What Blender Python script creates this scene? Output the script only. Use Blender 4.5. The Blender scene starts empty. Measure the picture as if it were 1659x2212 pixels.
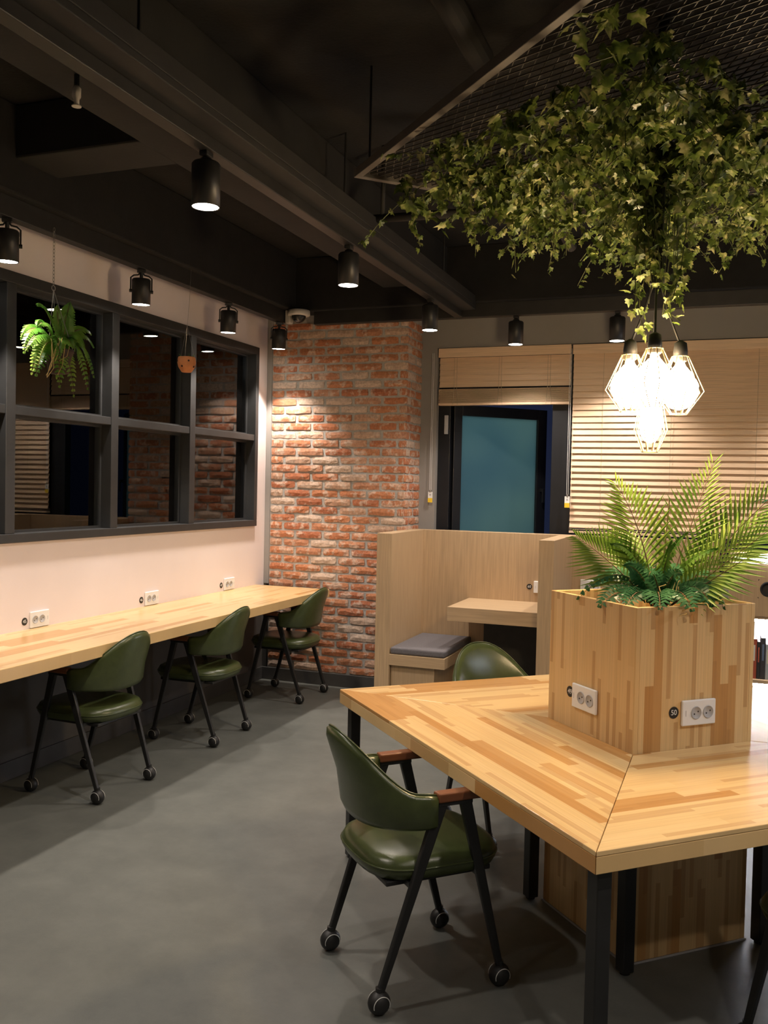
import bpy, math, random
from mathutils import Vector, Matrix
sin, cos, pi = math.sin, math.cos, math.pi
R = math.radians
scene = bpy.context.scene
COL = scene.collection

# ------------------------------------------------------------------ camera
CAM_H = 1.6
YAW, PITCH, ROLL, FPX = R(20.551), R(-1.692), R(1.233), 1960.0
_f = Vector((-sin(YAW) * cos(PITCH), cos(YAW) * cos(PITCH), sin(PITCH)))
_r = Vector((cos(YAW), sin(YAW), 0)); _u = _r.cross(_f)
_r2 = cos(ROLL) * _r + sin(ROLL) * _u; _u2 = -sin(ROLL) * _r + cos(ROLL) * _u
cam_data = bpy.data.cameras.new('camera'); cam = bpy.data.objects.new('camera', cam_data); COL.objects.link(cam)
cam_data.sensor_fit = 'HORIZONTAL'; cam_data.sensor_width = 36.0; cam_data.lens = FPX / 1659.0 * 36.0
cam_data.clip_start = 0.02
_m = Matrix((_r2, _u2, -_f)).transposed().to_4x4(); _m.translation = (0, 0, CAM_H)
cam.matrix_world = _m
scene.camera = cam

# ------------------------------------------------------------------ world, exposure
world = bpy.data.worlds.new('dusk'); scene.world = world; world.use_nodes = True
_bg = world.node_tree.nodes['Background']
_bg.inputs[0].default_value = (0.010, 0.014, 0.034, 1); _bg.inputs[1].default_value = 1.0
vs = scene.view_settings
vs.view_transform = 'Standard'; vs.look = 'None'; vs.gamma = 1.0; vs.use_curve_mapping = False
vs.exposure = 0.0
WARM = (1.0, 0.875, 0.765)          # halogen-like track spots
BULB = (1.0, 0.72, 0.41)          # filament pendant bulbs
WALL_SPOT, ROOM_SPOT, BACK_SPOT, CORNER_SPOT = 60.0, 48.0, 46.0, 84.0
FRONT_FILL = 62.0
BULB_STRENGTH = 145.0

# ------------------------------------------------------------------ helpers
class MB:
    def __init__(s): s.v = []; s.f = []
    def add(s, vs_, fs):
        b = len(s.v); s.v += [tuple(p) for p in vs_]; s.f += [tuple(b + i for i in f) for f in fs]
        return s
    def box(s, lo, hi, M=None):
        x0, y0, z0 = lo; x1, y1, z1 = hi
        v = [Vector(p) for p in ((x0,y0,z0),(x1,y0,z0),(x1,y1,z0),(x0,y1,z0),(x0,y0,z1),(x1,y0,z1),(x1,y1,z1),(x0,y1,z1))]
        if M: v = [M @ p for p in v]
        return s.add(v, [(3,2,1,0),(4,5,6,7),(0,1,5,4),(1,2,6,5),(2,3,7,6),(3,0,4,7)])
    def prism(s, poly, z0, z1):
        n = len(poly)
        v = [(x, y, z0) for x, y in poly] + [(x, y, z1) for x, y in poly]
        return s.add(v, [tuple(reversed(range(n))), tuple(range(n, 2*n))] + [(i, (i+1) % n, n+(i+1) % n, n+i) for i in range(n)])
    def rings(s, rings, cap=True, closed=False):
        n = len(rings[0]); v = [p for r_ in rings for p in r_]; f = []
        m = len(rings)
        for i in range(m if closed else m-1):
            for j in range(n):
                k = (j+1) % n; i2 = (i+1) % m
                f.append((i*n+j, i*n+k, i2*n+k, i2*n+j))
        if cap and not closed: f += [tuple(reversed(range(n))), tuple(range((m-1)*n, m*n))]
        return s.add(v, f)
    def tube(s, pts, r, n=6, closed=False):
        pts = [Vector(p) for p in pts]; m = len(pts); rs = []
        rad = r if isinstance(r, (list, tuple)) else [r]*m
        ref = None
        for i, p in enumerate(pts):
            a = pts[(i-1) % m] if (closed or i > 0) else p
            b = pts[(i+1) % m] if (closed or i < m-1) else p
            t = (b-a).normalized()
            if ref is None: ref = Vector((0,0,1)) if abs(t.z) < .9 else Vector((1,0,0))
            x = t.cross(ref)
            if x.length < 1e-5: x = t.orthogonal()
            x.normalize(); y = x.cross(t); ref = y
            rs.append([p + rad[i]*(cos(2*pi*k/n)*x + sin(2*pi*k/n)*y) for k in range(n)])
        return s.rings(rs, True, closed)
    def lathe(s, prof, n=20, c=(0,0,0), cap=True):
        c = Vector(c)
        return s.rings([[c + Vector((r_*cos(2*pi*k/n), r_*sin(2*pi*k/n), z)) for k in range(n)] for r_, z in prof], cap)
    def beam(s, a, b, wa, wb, side=Vector((1,0,0))):
        # tapered square bar from a to b; wa, wb = (width along side, other width)
        a = Vector(a); b = Vector(b); t = (b-a).normalized(); x = (side - side.dot(t)*t).normalized(); y = t.cross(x)
        q = lambda p, w: [p + x*w[0]/2*i + y*w[1]/2*j for i, j in ((-1,-1),(1,-1),(1,1),(-1,1))]
        return s.rings([q(a, wa), q(b, wb)])
    def sphere(s, c, r, n=14, m=8, sx=1, sy=1, sz=1):
        c = Vector(c); pr = []
        for i in range(m+1):
            t = -pi/2 + pi*i/m; rr = max(cos(t), 1e-3)*r
            pr.append([c + Vector((rr*cos(2*pi*k/n)*sx, rr*sin(2*pi*k/n)*sy, r*sin(t)*sz)) for k in range(n)])
        return s.rings(pr)
    def mesh(s, name):
        me = bpy.data.meshes.new(name); me.from_pydata(s.v, [], s.f); me.update(); return me
    def build(s, name, mat, parent=None, smooth=False, bevel=0.0, loc=None, seg=2):
        me = s.mesh(name); return mk(name, me, mat, parent, smooth, bevel, loc, seg)

def mk(name, me, mat, parent=None, smooth=False, bevel=0.0, loc=None, seg=2):
    if mat and not me.materials: me.materials.append(mat)
    o = bpy.data.objects.new(name, me); COL.objects.link(o)
    if smooth: me.shade_smooth()
    if bevel:
        b = o.modifiers.new('bevel', 'BEVEL'); b.width = bevel; b.segments = seg; b.limit_method = 'ANGLE'; b.angle_limit = R(40)
    if parent: o.parent = parent
    if loc is not None: o.location = loc
    return o
def tag(o, label, cat, group=None, kind=None):
    o['label'] = label; o['category'] = cat
    if group: o['group'] = group
    if kind: o['kind'] = kind
    return o
def thing(name, label, cat, loc=(0,0,0), rz=0, group=None):
    o = bpy.data.objects.new(name, None); COL.objects.link(o); o.empty_display_size = .1
    o.location = loc; o.rotation_euler = (0, 0, rz)
    return tag(o, label, cat, group)
def struct(o, label, cat): return tag(o, label, cat, None, 'structure')
def copy_tree(o, parent=None):
    c = o.copy(); COL.objects.link(c); c.parent = parent
    for ch in o.children: copy_tree(ch, c)
    return c
def spot(name, parent, loc, target, power, color, size, blend=.35, rad=.03):
    d = bpy.data.lights.new(name, 'SPOT'); d.energy = power; d.color = color; d.spot_size = R(size); d.spot_blend = blend; d.shadow_soft_size = rad
    o = bpy.data.objects.new(name, d); COL.objects.link(o); o.parent = parent; o.location = loc
    o.rotation_euler = (Vector(target) - Vector(loc)).to_track_quat('-Z', 'Y').to_euler()
    return o

# ------------------------------------------------------------------ materials
def nodes(name):
    m = bpy.data.materials.new(name); m.use_nodes = True; nt = m.node_tree
    return m, nt, nt.nodes['Principled BSDF'], nt.nodes.new, nt.links.new
def ramp(nt, stops, interp='LINEAR'):
    n = nt.nodes.new('ShaderNodeValToRGB'); n.color_ramp.interpolation = interp
    el = n.color_ramp.elements
    while len(el) < len(stops): el.new(.5)
    for e, (p, c) in zip(el, stops): e.position = p; e.color = (*c, 1)
    return n
def plain(name, col, rough=.6, metal=0, var=.12, scale=14, bump=0, bscale=120, spec=.5, coat=0):
    m, nt, b, N, L = nodes(name)
    tc = N('ShaderNodeTexCoord'); no = N('ShaderNodeTexNoise'); no.inputs['Scale'].default_value = scale; no.inputs['Detail'].default_value = 5
    L(tc.outputs['Object'], no.inputs['Vector'])
    lo = tuple(max(c*(1-var), 0) for c in col); hi = tuple(min(c*(1+var), 1) for c in col)
    r_ = ramp(nt, [(.3, lo), (.7, hi)]); L(no.outputs['Fac'], r_.inputs[0]); L(r_.outputs[0], b.inputs['Base Color'])
    b.inputs['Roughness'].default_value = rough; b.inputs['Metallic'].default_value = metal; b.inputs['Specular IOR Level'].default_value = spec
    b.inputs['Coat Weight'].default_value = coat
    if bump:
        n2 = N('ShaderNodeTexNoise'); n2.inputs['Scale'].default_value = bscale; n2.inputs['Detail'].default_value = 4
        L(tc.outputs['Object'], n2.inputs['Vector'])
        bp = N('ShaderNodeBump'); bp.inputs['Strength'].default_value = bump; bp.inputs['Distance'].default_value = .004
        L(n2.outputs['Fac'], bp.inputs['Height']); L(bp.outputs[0], b.inputs['Normal'])
    return m
def emit(name, col, strength):
    m, nt, b, N, L = nodes(name)
    b.inputs['Base Color'].default_value = (.8, .8, .8, 1); b.inputs['Emission Color'].default_value = (*col, 1); b.inputs['Emission Strength'].default_value = strength
    return m
def staves(name, along, across, rough=.3, w=.042, tint=1.0, dark=.5, seedoff=0.0):
    # edge-glued finger-jointed softwood: staves of random length with their own tone, plus narrow heartwood strips
    m, nt, b, N, L = nodes(name)
    tc = N('ShaderNodeTexCoord'); sp = N('ShaderNodeSeparateXYZ'); L(tc.outputs['Object'], sp.inputs[0])
    oi = N('ShaderNodeObjectInfo')
    def math_(op, a, c=None):
        n = N('ShaderNodeMath'); n.operation = op
        for i, x in enumerate((a, c)):
            if x is None: continue
            if isinstance(x, (int, float)): n.inputs[i].default_value = x
            else: L(x, n.inputs[i])
        return n.outputs[0]
    A = sp.outputs[along]; B = sp.outputs[across]
    A = math_('ADD', A, math_('MULTIPLY', oi.outputs['Random'], 37.0)); A = math_('ADD', A, seedoff)
    def cells(wid, length, k):
        row = math_('FLOOR', math_('DIVIDE', B, wid))
        wn = N('ShaderNodeTexWhiteNoise'); wn.noise_dimensions = '1D'; L(math_('ADD', row, k), wn.inputs['W'])
        off = math_('MULTIPLY', wn.outputs['Value'], 9.0)
        ce = math_('FLOOR', math_('ADD', math_('DIVIDE', A, length), off))
        cb = N('ShaderNodeCombineXYZ'); L(row, cb.inputs[0]); L(ce, cb.inputs[1]); cb.inputs[2].default_value = k
        w2 = N('ShaderNodeTexWhiteNoise'); w2.noise_dimensions = '3D'; L(cb.outputs[0], w2.inputs['Vector'])
        return w2.outputs['Value']
    t = tint
    pale = ramp(nt, [(0, (.68*t, .455*t, .205*t)), (.4, (.74*t, .515*t, .25*t)), (.85, (.70*t, .47*t, .215*t)), (.875, (.50*t, .255*t, .080*t)), (1, (.56*t, .31*t, .11*t))])
    L(cells(w, .62, 3.0), pale.inputs[0])
    strip = ramp(nt, [(0, (0,0,0)), (.82, (0,0,0)), (.825, (.8,.8,.8)), (1, (1,1,1))], 'CONSTANT')
    L(cells(w*.5, .30, 11.0), strip.inputs[0])
    mx = N('ShaderNodeMixRGB'); mx.inputs[2].default_value = (.43*t, .215*t, .07*t, 1)
    L(math_('MULTIPLY', strip.outputs[0], dark), mx.inputs[0]); L(pale.outputs[0], mx.inputs[1])
    gr = N('ShaderNodeTexNoise'); gr.inputs['Scale'].default_value = 1; gr.inputs['Detail'].default_value = 6
    cb = N('ShaderNodeCombineXYZ'); L(math_('MULTIPLY', A, 3.0), cb.inputs[0]); L(math_('MULTIPLY', B, 160.0), cb.inputs[1]); L(cb.outputs[0], gr.inputs['Vector'])
    g2 = ramp(nt, [(.25, (.86,.86,.86)), (.75, (1.06,1.06,1.06))]); L(gr.outputs['Fac'], g2.inputs[0])
    mu = N('ShaderNodeMixRGB'); mu.blend_type = 'MULTIPLY'; mu.inputs[0].default_value = 1; L(mx.outputs[0], mu.inputs[1]); L(g2.outputs[0], mu.inputs[2])
    L(mu.outputs[0], b.inputs['Base Color']); b.inputs['Roughness'].default_value = rough
    return m
def oak(name, col=(.47, .33, .195), axis=2, rough=.5):
    m, nt, b, N, L = nodes(name)
    tc = N('ShaderNodeTexCoord'); mp = N('ShaderNodeMapping'); s = [70, 70, 70]; s[axis] = 2.5; mp.inputs['Scale'].default_value = s
    L(tc.outputs['Object'], mp.inputs[0]); no = N('ShaderNodeTexNoise'); no.inputs['Scale'].default_value = 1.6; no.inputs['Detail'].default_value = 7
    L(mp.outputs[0], no.inputs['Vector'])
    r_ = ramp(nt, [(.25, tuple(c*.84 for c in col)), (.75, tuple(c*1.12 for c in col))]); L(no.outputs['Fac'], r_.inputs[0])
    L(r_.outputs[0], b.inputs['Base Color']); b.inputs['Roughness'].default_value = rough
    bp = N('ShaderNodeBump'); bp.inputs['Strength'].default_value = .06; bp.inputs['Distance'].default_value = .002; L(no.outputs['Fac'], bp.inputs['Height']); L(bp.outputs[0], b.inputs['Normal'])
    return m
def brick_mat():
    m, nt, b, N, L = nodes('reclaimed_brick')
    oi = N('ShaderNodeObjectInfo'); tc = N('ShaderNodeTexCoord')
    base = ramp(nt, [(0, (.40,.135,.065)), (.2, (.46,.17,.08)), (.4, (.50,.205,.095)), (.58, (.47,.21,.115)), (.72, (.50,.29,.19)), (.86, (.56,.39,.29)), (1, (.60,.47,.38))])
    L(oi.outputs['Random'], base.inputs[0])
    ad = N('ShaderNodeVectorMath'); ad.operation = 'ADD'; cb = N('ShaderNodeCombineXYZ')
    mu = N('ShaderNodeMath'); mu.operation = 'MULTIPLY'; mu.inputs[1].default_value = 53.0; L(oi.outputs['Random'], mu.inputs[0])
    L(mu.outputs[0], cb.inputs[0]); L(mu.outputs[0], cb.inputs[2]); L(tc.outputs['Object'], ad.inputs[0]); L(cb.outputs[0], ad.inputs[1])
    n1 = N('ShaderNodeTexNoise'); n1.inputs['Scale'].default_value = 11; n1.inputs['Detail'].default_value = 4; n1.inputs['Roughness'].default_value = .65
    L(ad.outputs[0], n1.inputs['Vector'])
    wash = ramp(nt, [(.50, (0,0,0)), (.58, (.72,.72,.72))]); L(n1.outputs['Fac'], wash.inputs[0])
    mx = N('ShaderNodeMixRGB'); mx.inputs[2].default_value = (.62,.47,.37,1); L(wash.outputs[0], mx.inputs[0]); L(base.outputs[0], mx.inputs[1])
    n2 = N('ShaderNodeTexNoise'); n2.inputs['Scale'].default_value = 60; n2.inputs['Detail'].default_value = 5; L(ad.outputs[0], n2.inputs['Vector'])
    gr = ramp(nt, [(.3, (.72,.72,.72)), (.65, (1.08,1.08,1.08))]); L(n2.outputs['Fac'], gr.inputs[0])
    m2 = N('ShaderNodeMixRGB'); m2.blend_type = 'MULTIPLY'; m2.inputs[0].default_value = 1; L(mx.outputs[0], m2.inputs[1]); L(gr.outputs[0], m2.inputs[2])
    vo = N('ShaderNodeTexVoronoi'); vo.inputs['Scale'].default_value = 34; L(ad.outputs[0], vo.inputs['Vector'])
    pit = ramp(nt, [(.05, (.25,.2,.18)), (.13, (1,1,1))]); L(vo.outputs['Distance'], pit.inputs[0])
    m3 = N('ShaderNodeMixRGB'); m3.blend_type = 'MULTIPLY'; m3.inputs[0].default_value = .8; L(m2.outputs[0], m3.inputs[1]); L(pit.outputs[0], m3.inputs[2])
    L(m3.outputs[0], b.inputs['Base Color']); b.inputs['Roughness'].default_value = .85
    bp = N('ShaderNodeBump'); bp.inputs['Strength'].default_value = .5; bp.inputs['Distance'].default_value = .004; L(n2.outputs['Fac'], bp.inputs['Height']); L(bp.outputs[0], b.inputs['Normal'])
    return m
def leaf_mat(name, stops, scale=9.0, rough=.42, trans=.0):
    m, nt, b, N, L = nodes(name)
    g = N('ShaderNodeNewGeometry'); no = N('ShaderNodeTexNoise'); no.inputs['Scale'].default_value = scale; no.inputs['Detail'].default_value = 3
    L(g.outputs['Position'], no.inputs['Vector']); r_ = ramp(nt, stops); L(no.outputs['Fac'], r_.inputs[0]); L(r_.outputs[0], b.inputs['Base Color'])
    b.inputs['Roughness'].default_value = rough; b.inputs['Specular IOR Level'].default_value = .35
    tl = N('ShaderNodeBsdfTranslucent'); L(r_.outputs[0], tl.inputs[0]); mx = N('ShaderNodeMixShader'); mx.inputs[0].default_value = .35
    L(b.outputs[0], mx.inputs[1]); L(tl.outputs[0], mx.inputs[2]); L(mx.outputs[0], nt.nodes['Material Output'].inputs[0])
    return m
def glass_mat(name, tint=(.75,.8,.85), gloss_col=(1,1,1)):
    m, nt, b, N, L = nodes(name); nt.nodes.remove(b); out = nt.nodes['Material Output']
    tr = N('ShaderNodeBsdfTransparent'); tr.inputs[0].default_value = (*tint, 1)
    gl = N('ShaderNodeBsdfGlossy'); gl.inputs['Roughness'].default_value = .0; gl.inputs['Color'].default_value = (*gloss_col, 1)
    fr = N('ShaderNodeFresnel'); fr.inputs['IOR'].default_value = 1.62
    mx = N('ShaderNodeMixShader'); L(fr.outputs[0], mx.inputs[0]); L(tr.outputs[0], mx.inputs[1]); L(gl.outputs[0], mx.inputs[2]); L(mx.outputs[0], out.inputs[0])
    return m
def frosted_mat():
    m, nt, b, N, L = nodes('frosted_film_glass'); out = nt.nodes['Material Output']
    tl = N('ShaderNodeBsdfTranslucent'); tl.inputs[0].default_value = (.62,.80,.78,1)
    b.inputs['Base Color'].default_value = (.10,.16,.17,1); b.inputs['Roughness'].default_value = .25
    tc = N('ShaderNodeTexCoord'); no = N('ShaderNodeTexNoise'); no.inputs['Scale'].default_value = .9; L(tc.outputs['Object'], no.inputs['Vector'])
    r_ = ramp(nt, [(.35, (.42,.62,.70)), (.65, (.70,.86,.80))]); L(no.outputs['Fac'], r_.inputs[0]); L(r_.outputs[0], tl.inputs[0])
    mx = N('ShaderNodeMixShader'); mx.inputs[0].default_value = .8; L(b.outputs[0], mx.inputs[1]); L(tl.outputs[0], mx.inputs[2]); L(mx.outputs[0], out.inputs[0])
    return m
def floor_mat():
    m, nt, b, N, L = nodes('grey_vinyl_floor')
    tc = N('ShaderNodeTexCoord'); n1 = N('ShaderNodeTexNoise'); n1.inputs['Scale'].default_value = 5; n1.inputs['Detail'].default_value = 9; n1.inputs['Roughness'].default_value = .7
    L(tc.outputs['Object'], n1.inputs['Vector']); r_ = ramp(nt, [(.3, (.095,.101,.094)), (.7, (.137,.143,.131))]); L(n1.outputs['Fac'], r_.inputs[0]); L(r_.outputs[0], b.inputs['Base Color'])
    b.inputs['Roughness'].default_value = .42; b.inputs['Specular IOR Level'].default_value = .35
    n2 = N('ShaderNodeTexNoise'); n2.inputs['Scale'].default_value = 220; L(tc.outputs['Object'], n2.inputs['Vector'])
    bp = N('ShaderNodeBump'); bp.inputs['Strength'].default_value = .15; bp.inputs['Distance'].default_value = .002; L(n2.outputs['Fac'], bp.inputs['Height']); L(bp.outputs[0], b.inputs['Normal'])
    return m

M = dict(
    pink=plain('cream_wall_paint', (.78, .70, .695), .85, var=.02, scale=3, bump=.12, bscale=260),
    darkwall=plain('charcoal_wall_paint', (.085, .078, .072), .8, var=.08, scale=5),
    greywall=plain('grey_wall_paint', (.27, .255, .24), .8, var=.04, scale=4),
    black=plain('black_painted_ceiling', (.006, .0056, .0052), .9, var=.35, scale=9, bump=.5, bscale=60),
    blackbeam=plain('dark_grey_beam_paint', (.0135, .013, .012), .75, var=.2, scale=7, bump=.2, bscale=40),
    metal=plain('black_steel', (.014, .014, .014), .45, var=.2),
    trackm=plain('black_track', (.018, .017, .016), .5, var=.2),
    frame=plain('charcoal_window_frame', (.030, .031, .032), .45, var=.1),
    wframe=plain('black_window_profile', (.008, .009, .012), .4, var=.1),
    mortar=plain('grey_mortar', (.40, .38, .355), .95, var=.15, scale=40, bump=.5, bscale=150),
    baseb=plain('charcoal_baseboard', (.055, .053, .052), .6, var=.1),
    brick=brick_mat(), floor=floor_mat(),
    wood_h=staves('laminated_pine_top', 0, 1, .26, tint=1.07), wood_v=staves('laminated_pine_panel', 2, 0, .42, w=.036, tint=.97, dark=.70),
    wood_c=staves('laminated_counter_top', 0, 1, .22, w=.05, tint=.88, dark=.42, seedoff=4.4),
    oak=oak('light_oak_laminate'), oak_h=oak('light_oak_laminate_flat', axis=0),
    blind=oak('basswood_slat', (.78, .57, .385), axis=0, rough=.45),
    leather=plain('olive_green_leatherette', (.052, .068, .023), .28, var=.12, scale=30, bump=.10, bscale=420, spec=.55),
    armwood=oak('reddish_brown_arm_wood', (.20, .07, .028), axis=1, rough=.35),
    cushion=plain('grey_seat_fabric', (.135, .125, .135), .95, var=.2, scale=180, bump=.5, bscale=500),
    white=plain('white_plastic', (.80, .80, .79), .4, var=.02), grey=plain('grey_plastic', (.42, .42, .43), .5, var=.05),
    ring=plain('silver_caster_ring', (.55, .55, .53), .4, var=.05),
    rubber=plain('black_rubber', (.012, .012, .012), .5, var=.2),
    ink=plain('black_disc_print', (.015, .013, .011), .6, var=.1), yellow=plain('yellow_label', (.80, .55, .03), .6, var=.05),
    terra=plain('terracotta', (.50, .19, .07), .8, var=.12, scale=25, bump=.15), hole=plain('dark_hole', (.05, .018, .01), .9),
    pot=plain('dark_brown_pot', (.035, .018, .012), .6), soil=plain('dark_soil', (.02, .015, .01), .95, bump=.6),
    twig=plain('dry_tan_root', (.42, .30, .12), .8), steel=plain('grey_steel', (.35, .34, .33), .35, .8), cord=plain('blind_cord', (.45, .36, .25), .8),
    ivy=leaf_mat('variegated_ivy_leaf', [(.30, (.035,.062,.014)), (.44, (.078,.115,.022)), (.56, (.15,.19,.042)), (.68, (.44,.42,.20))], 22),
    palm=leaf_mat('palm_leaflet', [(.35, (.11,.22,.028)), (.65, (.30,.40,.075))], 6),
    fern=leaf_mat('dark_fern_leaf', [(.35, (.025,.10,.045)), (.65, (.085,.23,.10))], 9, .26),
    fern2=leaf_mat('bright_fern_leaf', [(.35, (.05,.16,.015)), (.65, (.17,.30,.045))], 9),
    stem=plain('reddish_leaf_stem', (.16, .09, .04), .6), vine=plain('ivy_vine', (.07, .08, .025), .7),
    glass=glass_mat('interior_window_glass'), night=glass_mat('night_window_glass', (.5,.55,.6)), frost=frosted_mat(),
    lampface=emit('lit_spot_lens', (1, .93, .80), 30.0), bulb=emit('lit_filament_bulb', BULB, BULB_STRENGTH), led=emit('lit_cool_tube', (.84, .89, 1.0), 85.0),
    cage=plain('brass_cage_wire', (.55, .42, .22), .35, .6), shelfwhite=plain('white_laminate', (.82, .83, .85), .45, var=.02),
    dome=plain('smoked_dome', (.02, .02, .02), .08), cwhite=plain('aged_white_housing', (.50, .47, .43), .5),
)

# ------------------------------------------------------------------ setting
XW, YB, YW, CEIL = -3.5, 6.58, 6.95, 3.35
XR, YN = 3.4, -1.6
struct(MB().box((XW-.1, YN, -.1), (XR, YW+.1, 0)).build('floor', M['floor']), 'dark grey vinyl floor of the study room', 'floor')
struct(MB().box((XW-.1, YN, CEIL), (XR, YW+.1, CEIL+.1)).build('ceiling', M['black']), 'rough black painted exposed ceiling', 'ceiling')
struct(MB().box((XR, YN, 0), (XR+.1, YW, CEIL)).build('wall_right', M['greywall']), 'grey wall on the right outside the view', 'wall')
struct(MB().box((XW, YN-.1, 0), (XR, YN, CEIL)).build('wall_near', M['greywall']), 'grey wall behind the viewer', 'wall')

# left wall with a long interior window opening
WY0, WY1, WZ0, WZ1 = 1.35, 6.40, 1.255, 2.665
lw = MB()
lw.box((XW-.14, YN, .745), (XW, YW, WZ0)); lw.box((XW-.14, YN, WZ1), (XW, YW, CEIL)); lw.box((XW-.14, YN, WZ0), (XW, WY0, WZ1)); lw.box((XW-.14, WY1, WZ0), (XW, YW, WZ1))
wl = struct(lw.build('wall_left', M['pink']), 'cream painted wall on the left above the counter', 'wall')
MB().box((XW-.14, YN, 0), (XW-.004, YW, .745)).build('lower_wall', M['darkwall'], wl)
struct(MB().box((XW-.004, YN, 0), (XW+.008, YB, .10)).build('baseboard_left', M['baseb'], bevel=.003), 'charcoal baseboard under the wall counter', 'baseboard')
struct(MB().box((XW, YB-.022, 0), (-2.30, YB-.006, .10)).build('baseboard_back', M['baseb'], bevel=.003), 'charcoal baseboard below the brick pillar', 'baseboard')

# interior window: deep charcoal frame, mullions, panes
win = thing('window_1', 'wide charcoal framed interior window grid in the cream wall', 'window', (0,0,0)); win['kind'] = 'structure'
FX0, FX1 = XW-.13, XW+.022
fw = .048
MB().box((FX0, WY0, WZ1-fw-.012), (FX1, WY1, WZ1)).build('head', M['frame'], win, bevel=.003)
MB().box((FX0, WY0, WZ0), (FX1, WY1, WZ0+fw)).build('sill', M['frame'], win, bevel=.003)
MB().box((FX0, WY1-fw, WZ0+fw), (FX1, WY1, WZ1-fw)).build('jamb', M['frame'], win, bevel=.003)
MB().box((FX0, WY0, WZ0+fw), (FX1, WY0+fw, WZ1-fw)).build('jamb', M['frame'], win, bevel=.003)
MULL = [2.02, 2.89, 3.74, 4.60, 5.46]
for y in MULL: MB().box((FX0, y-.034, WZ0+fw), (FX1-.004, y+.034, WZ1-fw-.012)).build('mullion', M['frame'], win, bevel=.003)
edges = [WY0+fw] + [e for y in MULL for e in (y-.034, y+.034)] + [WY1-fw]
for i in range(0, len(edges), 2):
    MB().box((FX0+.02, edges[i], 1.928), (FX1-.008, edges[i+1], 1.976)).build('transom', M['frame'], win, bevel=.003)
    for z0, z1 in ((WZ0+fw, 1.928), (1.976, WZ1-fw-.012)):
        MB().box((XW-.071, edges[i], z0), (XW-.065, edges[i+1], z1)).build('pane', M['glass'], win)
        b = .014   # glazing bead
        fr = MB()
        fr.box((XW-.082, edges[i], z0), (XW-.054, edges[i]+b, z1)); fr.box((XW-.082, edges[i+1]-b, z0), (XW-.054, edges[i+1], z1))
        fr.box((XW-.082, edges[i]+b, z0), (XW-.054, edges[i+1]-b, z0+b)); fr.box((XW-.082, edges[i]+b, z1-b), (XW-.054, edges[i+1]-b, z1))
        fr.build('glazing_bead', M['frame'], win)
# the unlit room behind the glass
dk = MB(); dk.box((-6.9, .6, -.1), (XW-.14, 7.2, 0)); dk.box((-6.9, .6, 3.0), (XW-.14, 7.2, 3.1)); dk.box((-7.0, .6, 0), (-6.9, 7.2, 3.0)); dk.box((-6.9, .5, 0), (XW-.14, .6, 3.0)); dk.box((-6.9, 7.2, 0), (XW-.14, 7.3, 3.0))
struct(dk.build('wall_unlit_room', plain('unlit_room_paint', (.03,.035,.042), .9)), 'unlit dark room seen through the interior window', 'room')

# back wall (grey) with window opening and reveal
OX0, OX1, OZ0, OZ1 = -2.175, 2.6, 1.0, 2.70
bw = MB()
bw.box((XW, YW, 0), (OX0, YW+.14, CEIL)); bw.box((OX0, YW, OZ1), (XR, YW+.14, CEIL)); bw.box((OX0, YW, 0), (XR, YW+.14, OZ0)); bw.box((OX1, YW, OZ0), (XR, YW+.14, OZ1))
struct(bw.build('wall_back', M['greywall']), 'grey back wall around the blinds', 'wall')
win2 = thing('window_2', 'black framed back window with open frosted teal sash', 'window'); win2['kind'] = 'structure'
yw0, yw1 = YW+.055, YW+.135
def wbox(n, x0, x1, z0, z1, y0=yw0, y1=yw1, mat='wframe', bev=.003): return MB().box((x0, y0, z0), (x1, y1, z1)).build(n, M[mat], win2, bevel=bev)
wbox('frame_rail', OX0, OX1, OZ1-.40, OZ1); wbox('frame_rail', OX0, OX1, OZ0, OZ0+.07)
wbox('frame_stile', OX0, OX0+.10, OZ0+.07, OZ1-.40); wbox('frame_stile', -1.26, -1.10, OZ0+.07, OZ1-.40); wbox('frame_stile', OX1-.08, OX1, OZ0+.07, OZ1-.40); wbox('frame_stile', .7, .8, OZ0+.07, OZ1-.40)
wbox('pane', -1.10, .70, OZ0+.07, OZ1-.40, YW+.09, YW+.096, 'night', 0); wbox('pane', .8, OX1-.08, OZ0+.07, OZ1-.40, YW+.09, YW+.096, 'night', 0)
# outward-opened sash, hinged at the left stile
sash = MB(); SW, SH0, SH1 = .90, OZ0+.08, 2.26
sash.box((0, -.03, SH0), (.075, .03, SH1)); sash.box((SW-.09, -.03, SH0), (SW, .03, SH1)); sash.box((.075, -.03, SH1-.085), (SW-.09, .03, SH1)); sash.box((.075, -.03, SH0), (SW-.09, .03, SH0+.08))
so = sash.build('sash', M['wframe'], win2, bevel=.003); so.location = (OX0+.105, YW+.10, 0); so.rotation_euler = (0, 0, R(46))
pn = MB().box((.076, -.006, SH0+.08), (SW-.09, .006, SH1-.085)).build('frosted_pane', M['frost'], so)
spot('added_pane_light', None, (-3.5, 8.9, 2.4), (-1.8, 7.4, 1.8), 50, (.72, .98, 1.0), 70, .6, .15)  # unseen light added outside so the frosted pane shows lit
hd = MB(); hd.box((SW-.06, -.065, 1.57), (SW-.035, -.03, 1.60)); hd.box((SW-.06, -.075, 1.48), (SW-.035, -.06, 1.60)); hd.build('handle', M['wframe'], so, bevel=.004)
br = MB(); br.box((OX0+.055, YW+.035, 2.02), (OX0+.085, YW+.054, 2.17)); br.build('stay_bracket', M['grey'], win2, bevel=.003)

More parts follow.
